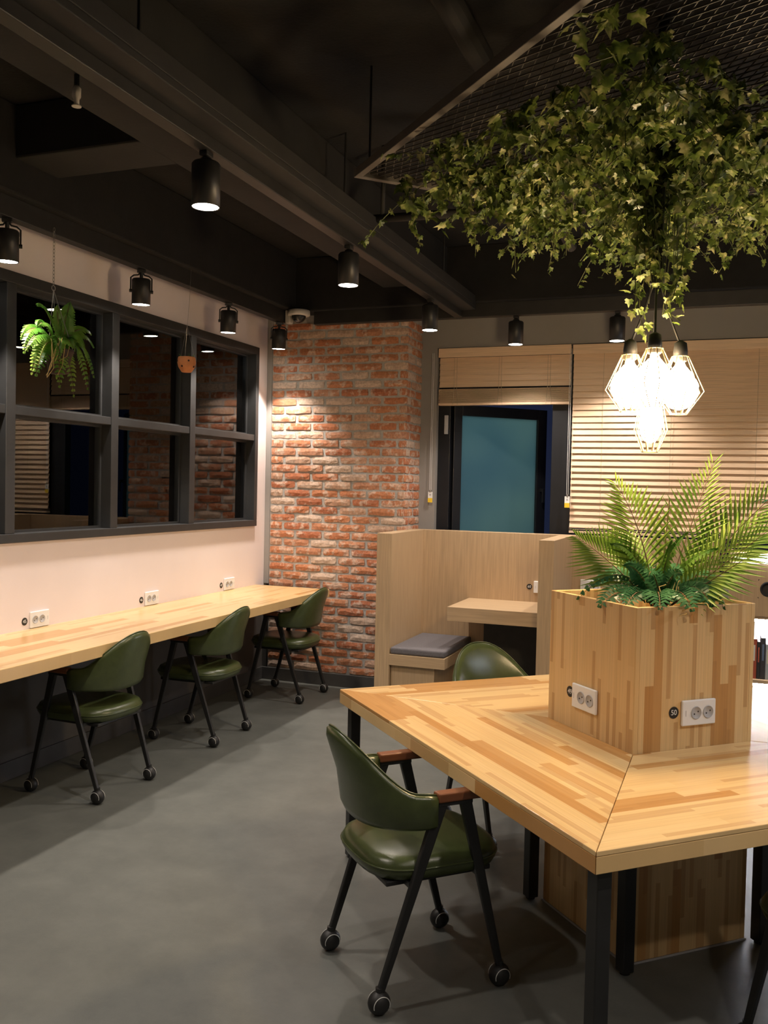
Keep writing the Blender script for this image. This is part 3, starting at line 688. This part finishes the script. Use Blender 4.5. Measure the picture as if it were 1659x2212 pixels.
# ------------------------------------------------------------------ canopy of expanded metal
CC, CS, CZ = Vector((-.27, 3.57)), 1.75, 2.90
cp = thing('metal_mesh_canopy', 'square expanded metal canopy hung over the table', 'canopy', (CC.x, CC.y, CZ), R(45))
h = CS/2
EXT = .20
taupe = plain('taupe_frame_paint', (.095, .085, .075), .6)
for lo, hi in (((-h, -h-EXT, -.005), (h, -h-EXT+.03, .03)), ((-h, h-.03, -.005), (h, h, .03)), ((-h, -h-EXT+.03, -.005), (-h+.03, h-.03, .03)), ((h-.03, -h-EXT+.03, -.005), (h, h-.03, .03))):
    MB().box(lo, hi).build('frame_bar', taupe, cp, bevel=.002)
ms = MB(); hx_, y0_, y1_ = h-.028, -h-EXT+.028, h-.028
sl, pitch = .42, .036                       # strand slope and spacing: diamonds elongated along local Y
c_ = -hx_ - sl*3
while c_ < hx_ + sl*3:
    for sg in (1, -1):                      # x = sg*sl*y + c_, clipped to the frame
        ya, yb = y0_, y1_
        lim = sorted(((-hx_ - c_)/(sg*sl), (hx_ - c_)/(sg*sl)))
        ya, yb = max(ya, lim[0]), min(yb, lim[1])
        if yb - ya > .02: ms.beam((sg*sl*ya + c_, ya, .012 + .002*sg), (sg*sl*yb + c_, yb, .012 + .002*sg), (.0045, .0028), (.0045, .0028), Vector((0, 0, 1)))
    c_ += pitch
me_o = ms.build('expanded_mesh', plain('mesh_metal_paint', (.075,.065,.055), .55), cp); me_o['kind'] = 'stuff'
for sx, sy in ((-1,-1), (1,-1), (1,1), (-1,1)): MB().tube([(sx*(h-.05), sy*(h-.05), .03), (sx*(h-.05), sy*(h-.05), CEIL-CZ)], .005, 6).build('hanger_rod', M['metal'], cp)

# ------------------------------------------------------------------ pendant with four caged bulbs
PX, PY = -.262, 3.55
pd = thing('caged_pendant_lamp', 'cluster of four lit wire cage bulbs on cords under the ivy', 'pendant lamp', (PX, PY, 0))
MB().box((-.02, -.02, 2.42), (.02, .02, CEIL)).build('pole', M['metal'], pd, bevel=.003)
MB().box((-.026, -.026, 2.37), (.026, .026, 2.42)).build('junction_box', M['metal'], pd, bevel=.004)
for i, (cx_, cy_, cz_) in enumerate(((-.088, -.01, 1.985), (.092, .0, 1.975), (.006, -.085, 1.995), (-.012, .075, 1.838))):
    top = cz_ + (.155 if i < 3 else .20)
    rt = .068 if i < 3 else .055
    MB().tube([(cx_*.15, cy_*.15, 2.375), (cx_*.5, cy_*.5, (2.375+top)/2+.01), (cx_*.92, cy_*.92, top+.03), (cx_, cy_, top)], .0045, 6).build('cord', M['metal'], pd)
    sk = MB().lathe([(.006, top+.03), (.022, top+.02), (.026, top-.01), (.026, top-.045), (.02, top-.05)], 16, (cx_, cy_, 0)).build('socket_cap', M['metal'], pd, True)
    bl = MB().lathe([(.014, top-.05), (.02, top-.065), (.050, cz_+.055), (.068, cz_+.02), (.069, cz_-.012), (.054, cz_-.045), (.028, cz_-.066), (.002, cz_-.073)] if i < 3 else
                    [(.014, top-.05), (.02, top-.07), (.036, cz_+.065), (.042, cz_+.02), (.038, cz_-.02), (.02, cz_-.048), (.002, cz_-.055)], 20, (cx_, cy_, 0)).build('bulb', M['bulb'], pd, True)  # bulbs enlarged to fill the cages, standing in for glare
    cg = MB(); nw = 10
    for k in range(nw):
        a = 2*pi*k/nw; rad = lambda r_: (cx_ + r_*cos(a), cy_ + r_*sin(a))
        r0, r1, r2 = .03, (.088 if i < 3 else .062), .03
        cg.tube([(*rad(r0), top-.03), (*rad(r1), cz_-.005), (*rad(r2), cz_-.088)], .0019, 5)
    for r_, z in ((.03, top-.03), (.03, cz_-.088)): cg.tube([(cx_ + r_*cos(2*pi*k/16), cy_ + r_*sin(2*pi*k/16), z) for k in range(16)], .0021, 5, True)
    cg.build('wire_cage', M['cage'], pd)

# ------------------------------------------------------------------ ivy over the canopy
iv = thing('hanging_ivy', 'variegated trailing ivy covering the canopy and lamp pole', 'plant', (0, 0, 0))
def ivy_leaf(seed):
    rg = random.Random(seed)
    out = [(0, -.05), (.30, -.22), (.52, .02), (.36, .22), (.50, .48), (.20, .50), (0, 1.0), (-.20, .50), (-.50, .48), (-.36, .22), (-.52, .02), (-.30, -.22)]
    v = [(0, .18, .05)]
    for i, (x, y) in enumerate(out):
        x *= rg.uniform(.9, 1.1); y *= rg.uniform(.92, 1.08)
        v.append((x, y, -.16*abs(x) - .10*max(0, y-.3)**2 + rg.uniform(-.03, .03)))
    f = [(0, i+1, (i+1) % 12 + 1) for i in range(12)]
    return v, f
LV = [ivy_leaf(i) for i in range(6)]
LM = []
for i, (v, f) in enumerate(LV):
    me = bpy.data.meshes.new('leaf'); me.from_pydata(v, [], f); me.materials.append(M['ivy']); LM.append(me)
ri = random.Random(21)
leaves = []     # (pos, size, matrix)
def leaf_rot():
    az = ri.uniform(0, 2*pi); pitch = ri.gauss(R(-48), R(26)); roll = ri.gauss(0, R(28))
    return Matrix.Rotation(az, 4, 'Z') @ Matrix.Rotation(pitch, 4, 'X') @ Matrix.Rotation(roll, 4, 'Y')
def add_leaf(p, s): leaves.append((Vector(p), s, leaf_rot()))
def in_canopy(x, y, mrg=.0):
    return abs(x-CC.x) + abs(y-CC.y) < h*1.4142 - mrg
def ivy_mask(x, y):
    dx_, dy_ = x-CC.x, y-CC.y
    if not in_canopy(x, y, .14) or dx_ < -1.04: return 0
    # bare mesh in the front quarter left and right of the centre line
    bound = 3.02 + .34*min(1, abs(dx_+.05)/.12) * 0
    ylim = 2.35 if abs(dx_) < .10 else 2.72 + .35*min(1, max(0, (abs(dx_)-.10))/.9)
    if dx_ > .10: ylim = 2.80 + .25*min(1, (dx_-.1)/.9)
    if y < ylim: return 0
    return min(1, .35 + (y-ylim)*1.6) if y < ylim+.4 else 1
vines = MB()
nl = 0
while nl < 640:
    x = CC.x + ri.uniform(-1.25, 1.25); y = CC.y + ri.uniform(-1.25, 1.3)
    if ri.random() > ivy_mask(x, y): continue
    dcen = math.hypot(x-CC.x, y-CC.y)
    lay = ri.random(); z = CZ - .015 - .16*lay**1.4*(1.25 - .4*min(1, dcen))
    nl += 1
    # a short sprig: 8-10 leaves along a drooping shoot
    d = Vector((ri.uniform(-1, 1), ri.uniform(-1, 1), ri.uniform(-.55, .12))).normalized(); p = Vector((x, y, z)); pts = [p.copy()]
    L_ = ri.uniform(.10, .24); n = ri.randint(7, 11); s0 = ri.uniform(.034, .052) if ri.random() < .72 else ri.uniform(.052, .072)
    if y > 3.9: s0 *= .82
    for k in range(n):
        p = p + d*L_/n; d.z -= .06; p.z = min(p.z, CZ-.012); pts.append(p.copy())
        add_leaf(p + Vector((ri.uniform(-.015, .015), ri.uniform(-.015, .015), ri.uniform(-.012, .006))), s0*ri.uniform(.75, 1.15)*(1-.35*k/n))
    vines.tube(pts, .0016, 4)
def strand(pts, n, s0, s1, jit=.02):
    pts = [Vector(p) for p in pts]; m = len(pts)-1; path = []
    for k in range(n):
        t = k/(n-1)*m; i_ = min(int(t), m-1); p = pts[i_].lerp(pts[i_+1], t-i_); path.append(p)
        add_leaf(p + Vector((ri.uniform(-jit, jit), ri.uniform(-jit, jit), ri.uniform(-.01, .01))), s0 + (s1-s0)*k/n)
    vines.tube(path, .0018, 4)
# column of leaves down the pole and trailing strands
for k in range(24):
    a = ri.uniform(0, 2*pi); rr = ri.uniform(.03, .10); zb = ri.uniform(2.27, 2.52)
    strand([(PX + rr*.6*cos(a), PY + rr*.6*sin(a), 2.88), (PX + rr*cos(a), PY + rr*sin(a), 2.7), (PX + rr*.8*cos(a+.4), PY + rr*.8*sin(a+.4), zb)], ri.randint(12, 18), .05, .032, .03)
strand([(-.17, 3.50, 2.72), (-.16, 3.49, 2.55), (-.175, 3.48, 2.40), (-.20, 3.48, 2.30)], 24, .040, .034, .022)
strand([(-.20, 3.52, 2.36), (-.23, 3.50, 2.27), (-.17, 3.48, 2.22)], 9, .036, .03)
strand([(-.33, 3.50, 2.62), (-.335, 3.48, 2.45), (-.33, 3.47, 2.30), (-.29, 3.47, 2.17)], 24, .042, .034, .025)
strand([(-.40, 3.60, 2.72), (-.45, 3.57, 2.60), (-.50, 3.56, 2.53), (-.52, 3.55, 2.49)], 16, .042, .03, .02)
strand([(-.36, 3.58, 2.70), (-.40, 3.56, 2.56), (-.44, 3.55, 2.50)], 12, .042, .03, .02)
strand([(-1.20, 3.58, 2.84), (-1.28, 3.56, 2.78), (-1.37, 3.55, 2.70), (-1.43, 3.53, 2.62), (-1.44, 3.52, 2.60)], 14, .036, .026, .012)
strand([(-1.02, 3.72, 2.82), (-1.08, 3.72, 2.77), (-1.15, 3.72, 2.72)], 9, .032, .024, .012)
strand([(-.75, 4.08, 2.82), (-.80, 4.05, 2.74), (-.82, 4.03, 2.70)], 9, .034, .026, .014)
strand([(-.52, 4.15, 2.80), (-.54, 4.12, 2.68), (-.55, 4.10, 2.62)], 12, .036, .028, .018)
strand([(.10, 3.9, 2.80), (.12, 3.9, 2.70), (.10, 3.9, 2.64)], 10, .038, .03, .02)
strand([(.33, 3.7, 2.80), (.34, 3.66, 2.68), (.33, 3.64, 2.58)], 14, .042, .03, .02)
for k in range(5): strand([(CC.x + ri.uniform(-.1, .06), 3.2 - .18*k, 2.86), (CC.x + ri.uniform(-.12, .10), 3.1 - .18*k, 2.80), (CC.x + ri.uniform(-.14, .10), 3.0 - .18*k, 2.72)], 12, .062, .046, .05)
camp = Vector((0, 0, CAM_H))
leaves.sort(key=lambda t: -(t[1]/(t[0]-camp).length) + (0 if (t[0].x/t[0].y > -.42 and t[0].x/t[0].y < .05 and (t[0].z-1.6)/t[0].y < .50) else 9))
rest = MB()
for i, (p, s, rm) in enumerate(leaves):
    k = i % 6
    if i < 290:
        o = bpy.data.objects.new('leaf', LM[k]); COL.objects.link(o); o.parent = iv
        o.matrix_local = Matrix.Translation(p) @ rm @ Matrix.Scale(s, 4)
    else:
        mt_ = Matrix.Translation(p) @ rm @ Matrix.Scale(s, 4); rest.add([mt_ @ Vector(q) for q in LV[k][0]], LV[k][1])
o = rest.build('small_leaves', M['ivy'], iv); o['kind'] = 'stuff'
vines.build('vine_stems', M['vine'], iv)

# ------------------------------------------------------------------ fronds
def frond(parent, name, pts, npair, lmax, wmax, mat, fwd=50, droop=.25, rng_=None, twist=0.0, stemr=.0028, prof='palm', bare=.18, fold=.35, normal=None):
    rg = rng_ or random.Random(1)
    pts = [Vector(p) for p in pts]
    # quadratic Bezier through base, control, tip
    def B(t): return (1-t)**2*pts[0] + 2*t*(1-t)*pts[1] + t*t*pts[2]
    def T(t): return (2*(1-t)*(pts[1]-pts[0]) + 2*t*(pts[2]-pts[1])).normalized()
    up = Vector(normal) if normal else Vector((0, 0, 1)); m = MB()
    for k in range(npair):
        t = bare + (1-bare)*k/(npair-1); p = B(t); d = T(t)
        side = d.cross(up)
        if side.length < .05: side = d.cross(Vector((0, -1, 0)))
        side.normalize(); nrm = side.cross(d)
        u = (t-bare)/(1-bare)
        if prof == 'palm': ll = 1.7*lmax*(.45 + .55*math.sin(pi*min(1, u*1.05+.12)))*(1-.35*u)
        else: ll = lmax*max(.12, math.sin(pi*(.15+.83*u))**.8) * (1 if u < .6 else 1)
        a = R(fwd*(.75+.55*u if prof == 'palm' else 1)) if prof == 'palm' else R(90-fwd)
        for s in (-1, 1):
            if prof == 'palm': dirv = (d*sin(R(35)+R(30)*u) + s*side*cos(R(35)+R(30)*u) + nrm*fold*.5)
            else: dirv = d*sin(R(14)) + s*side*cos(R(14)) + nrm*fold*.4
            dirv.normalize(); l_ = ll*rg.uniform(.9, 1.08); w = wmax*rg.uniform(.85, 1.1)*(1-.55*u*u if prof == 'palm' else 1)
            acr = dirv.cross(nrm).normalized()
            p1 = p + dirv*l_*.45; p2 = p + dirv*l_ - Vector((0, 0, droop*l_*rg.uniform(.6, 1.2)))
            tw = nrm*w*.4
            if prof == 'palm': m.add([p, p1 + acr*w*.5 + tw, p2, p1 - acr*w*.5 - tw*.2, p1 - tw*.4], [(0, 1, 4), (1, 2, 4), (2, 3, 4), (3, 0, 4)])
            else:
                q1 = p + dirv*l_*.08
                m.add([q1 + acr*w*.42, q1 - acr*w*.42, p1 + acr*w*.5 + tw, p1 - acr*w*.5 + tw, p2 + acr*w*.16, p2 - acr*w*.16], [(0, 1, 3, 2), (2, 3, 5, 4)])
    o = m.build(name, mat, parent)
    MB().tube([B(i/12) for i in range(13)], [stemr*(1-.7*i/12) for i in range(13)], 5).build('stem', M['stem'], o)
    return o
pp = thing('potted_palm_fern', 'artificial palm and fern arrangement in the wooden planter', 'plant', (0, 0, 0))
rf = random.Random(9)
base = Vector((-.22, 3.46, 1.14))
CN = (.15, -1, .25)
for tip, ctl, n, ll, nn in (
    ((-.37, 3.40, 1.62), (-.26, 3.44, 1.45), 22, .125, (.2,-1,.1)),
    ((-.50, 3.38, 1.42), (-.36, 3.42, 1.33), 24, .120, (-.1,-1,.45)),
    ((-.045, 3.55, 1.70), (-.13, 3.50, 1.42), 24, .130, (-.3,-1,.1)),
    ((.20, 3.50, 1.635), (-.03, 3.46, 1.40), 28, .145, (-.2,-1,.35)),
    ((.15, 3.36, 1.48), (-.05, 3.40, 1.30), 26, .135, (-.1,-1,.6)),
    ((.08, 3.30, 1.385), (-.06, 3.38, 1.27), 22, .120, (-.1,-1,.8)),
    ((.22, 3.72, 1.52), (.0, 3.6, 1.40), 22, .13, (-.2,-1,.3)),
    ((-.40, 3.68, 1.42), (-.3, 3.55, 1.36), 20, .11, (.2,-1,.3))):
    frond(pp, 'palm_frond', (base + Vector((rf.uniform(-.03,.03), rf.uniform(-.03,.03), 0)), ctl, tip), int(n*.9), ll, .0155, M['palm'], droop=.10, rng_=rf, normal=nn, bare=.26, stemr=.0032)
for k, (tip, ctl, ll, mt_) in enumerate((
    ((-.49, 3.36, 1.20), (-.34, 3.42, 1.40), .030, 'fern'), ((.01, 3.34, 1.20), (-.08, 3.42, 1.38), .030, 'fern'),
    ((-.40, 3.24, 1.19), (-.32, 3.36, 1.30), .055, 'fern'), ((-.30, 3.18, 1.205), (-.28, 3.32, 1.30), .055, 'fern'), ((-.19, 3.16, 1.205), (-.21, 3.32, 1.31), .055, 'fern'),
    ((-.09, 3.22, 1.20), (-.15, 3.34, 1.32), .055, 'fern'), ((-.03, 3.30, 1.21), (-.10, 3.40, 1.34), .05, 'fern'), ((-.45, 3.46, 1.24), (-.34, 3.46, 1.36), .05, 'fern'),
    ((-.33, 3.34, 1.33), (-.28, 3.42, 1.34), .032, 'fern'), ((-.24, 3.30, 1.30), (-.24, 3.40, 1.36), .034, 'fern'), ((-.13, 3.32, 1.31), (-.17, 3.40, 1.34), .032, 'fern'),
    ((-.12, 3.40, 1.45), (-.2, 3.44, 1.38), .030, 'fern2'), ((-.02, 3.36, 1.40), (-.14, 3.42, 1.36), .032, 'fern2'), ((-.38, 3.38, 1.40), (-.28, 3.44, 1.40), .032, 'fern2'), ((-.17, 3.38, 1.42), (-.2, 3.42, 1.33), .02, 'fern2'),
    ((-.36, 3.60, 1.28), (-.28, 3.52, 1.38), .05, 'fern'), ((-.10, 3.62, 1.28), (-.18, 3.52, 1.38), .05, 'fern'), ((.0, 3.52, 1.26), (-.1, 3.48, 1.36), .05, 'fern'))):
    frond(pp, 'fern_frond', (base + Vector((rf.uniform(-.03,.03), rf.uniform(-.03,.03), .02)), ctl, tip), 17, ll*(1.35 if ll > .04 else 1.2), .017, M[mt_], prof='fern', droop=.15, rng_=rf, bare=.15, normal=(0, -.5, 1) if k not in (8, 9, 10) else (0, -1, .4))
MB().tube([(-.21, 3.44, 1.15), (-.20, 3.44, 1.35), (-.187, 3.44, 1.57)], .0028, 5).build('dry_stick', M['twig'], pp)
for k in range(4):
    a = Vector((-.20 + rf.uniform(-.06, .08), 3.36, 1.26)); q = [a + Vector((.02*k*(j_-1)*.3 + .012*sin(j_*2.1 + k), -.028*j_, .03*sin(j_*.9 + k) - .012*j_)) for j_ in range(7)]
    MB().tube(q, .0014, 4).build('root_strand', M['twig'], pp)

# hanging fern by the window
HX, HY = -3.2, 3.765
hf = thing('hanging_fern', 'bright green fern in a dark hanging pot by the window', 'plant', (HX, HY, 0))
MB().lathe([(.03, 2.13), (.050, 2.135), (.068, 2.235), (.074, 2.24), (.074, 2.255), (.062, 2.255), (.058, 2.24), (.01, 2.238)], 20).build('pot', M['pot'], hf, True)
for k in range(3):
    a = 2*pi*k/3 + .4; MB().tube([(.070*cos(a), .070*sin(a), 2.25), (0, -.045, 2.55)], .0018, 5).build('hanger_wire', M['steel'], hf)
ch = [Vector((0, -.045, 2.545 + .013*cos(2*pi*k/16))) + Vector((.0, .013*sin(2*pi*k/16), .012)) for k in range(16)]
MB().tube(ch, .0018, 5, True).build('hook_ring', M['steel'], hf)
zc = 2.571; k = 0
while zc < 2.84:
    l_ = [Vector((.0055*sin(2*pi*q/10)*(k % 2), -.045 + .0055*sin(2*pi*q/10)*((k+1) % 2), zc + .011 + .011*cos(2*pi*q/10))) for q in range(10)]
    MB().tube(l_, .0014, 4, True).build('chain_link', M['steel'], hf); zc += .0178; k += 1
rh = random.Random(4)
fr = [(-.02,-.24,2.27,2.42), (.02,-.27,2.20,2.40), (.03,-.20,2.10,2.36), (.05,-.06,2.06,2.38), (.07,.02,2.02,2.36), (.06,.14,2.07,2.40), (.05,.20,2.14,2.40), (.0,.24,2.37,2.44), (.03,.22,2.30,2.42), (-.05,.18,2.28,2.40),
      (-.06,-.12,2.12,2.36), (.0,-.02,2.47,2.40), (.02,.05,2.50,2.42), (.02,-.18,2.44,2.48), (.08,-.10,2.20,2.38), (.08,.08,2.28,2.40), (.09,-.02,2.26,2.36), (-.06,.06,2.12,2.36), (.02,.03,2.44,2.38), (.05,-.22,2.33,2.42)]
for tx, ty, tz, cz_ in fr:
    frond(hf, 'fern_frond', ((rh.uniform(-.02,.02), rh.uniform(-.02,.02), 2.25), (tx*.6, ty*.62, cz_), (tx*1.1, ty, tz)), 20, rh.uniform(.040, .058), .0165, M['fern2'] if rh.random() < .8 else M['palm'], prof='fern', droop=.2, rng_=rh, bare=.12, normal=(.6, -.2, 1))
for k in range(7):
    b_ = Vector((.03, rh.uniform(-.10, .06), 2.30)); e = b_ + Vector((.03, -rh.uniform(.03, .14), -rh.uniform(.10, .26)))
    MB().tube([b_, b_.lerp(e, .4) + Vector((.03, rh.uniform(-.03, .03), .05)), b_.lerp(e, .75) + Vector((.02, rh.uniform(-.02, .02), 0)), e], .0017, 4).build('root_strand', M['twig'], hf)
# terracotta pot
tp = thing('hanging_clay_pot', 'small terracotta pot with drilled holes on thin wires', 'pot', (HX, 4.935, 0))
prof = [(.004, 2.285), (.030, 2.285), (.034, 2.29), (.052, 2.318), (.058, 2.345), (.055, 2.372), (.051, 2.380), (.047, 2.380), (.048, 2.365), (.05, 2.345), (.03, 2.30), (.004, 2.298)]
pt = MB().lathe(prof, 28).build('pot_body', M['terra'], tp, True)
for k in range(8):
    a = 2*pi*k/8; z = 2.352 if k % 2 else 2.318; r_ = .0585 if k % 2 else .0535
    d = Vector((cos(a), sin(a), 0)); MB().tube([d*(r_-.004) + Vector((0,0,z)), d*(r_+.0008) + Vector((0,0,z))], .0062, 12).build('drain_hole', M['hole'], pt)
for k in range(3):
    a = 2*pi*k/3 + .3; MB().tube([(.050*cos(a), .050*sin(a), 2.376), (0, 0, 2.58)], .001, 4).build('hanger_wire', M['steel'], tp)
MB().tube([(0, 0, 2.58), (.0, .02, 2.72), (0, .035, 2.935)], .001, 4).build('hanger_wire', M['steel'], tp)
for k in range(9):
    a = rh.uniform(0, 2*pi); MB().tube([(.02*cos(a), .02*sin(a), 2.36), (.05*cos(a), .05*sin(a), 2.40)], [.002, .0005], 4).build('air_plant_leaf', M['fern2'], tp)

# dome security camera on the wall
cc = thing('security_camera', 'white dome security camera above the brick pillar', 'camera', (-3.11, 6.335, 2.845))
MB().lathe([(.075, .085), (.085, .082), (.088, .05), (.080, .042), (.02, .042)], 28).build('housing', M['cwhite'], cc, True)
MB().sphere((0, 0, .042), .056, 20, 12, 1, 1, .95).build('dome', M['dome'], cc, True)
MB().box((-.105, -.03, -.015), (-.06, .03, .088)).build('wall_arm', M['cwhite'], cc, bevel=.01, seg=3)

# broad-leaved plant on the bookcase, only its leaf tips reach into view
bpz = thing('potted_plant', 'dark broad leaved plant at the right edge above the bookcase', 'plant', (.42, 6.34, 1.2225))
MB().lathe([(.05, 0), (.055, .002), (.075, .12), (.075, .13), (.066, .13), (.062, .11), (.005, .11)], 20).build('pot', M['white'], bpz, True)
rq = random.Random(8)
for k in range(13):
    a = 2*pi*k/13 + rq.uniform(-.2, .2); L_ = rq.uniform(.20, .32); rise = rq.uniform(.18, .30); d = Vector((cos(a), sin(a), 0)); sd = Vector((-sin(a), cos(a), 0)); m = MB(); prev = None; vv = []
    for j_ in range(7):
        t = j_/6; c = d*L_*t*(.55 + .3*t) + Vector((0, 0, .11 + rise*sin(t*2.0))); w = .034*sin(pi*min(1, .08 + t*.92))**.8 + .001
        vv += [c - sd*w + Vector((0, 0, .006)), c, c + sd*w + Vector((0, 0, .006))]
    m.add(vv, [f_ for j_ in range(6) for f_ in ((3*j_, 3*j_+1, 3*j_+4, 3*j_+3), (3*j_+1, 3*j_+2, 3*j_+5, 3*j_+4))]); m.build('leaf', M['fern'], bpz, True)

# cool lamp added out of view to brighten the floor at right
ll_ = thing('added_linear_lamp', 'added unseen cool white linear lamp brightening the right side of the room', 'pendant lamp', (1.75, 3.9, 2.05))
MB().box((-.04, -.65, .012), (.04, .65, .06)).build('housing', M['white'], ll_, bevel=.004)
MB().box((-.034, -.64, .0), (.034, .64, .0115)).build('diffuser', M['led'], ll_)
for y in (-.5, .5): MB().tube([(0, y, .06), (0, y, CEIL-2.05)], .003, 6).build('suspension_wire', M['metal'], ll_)
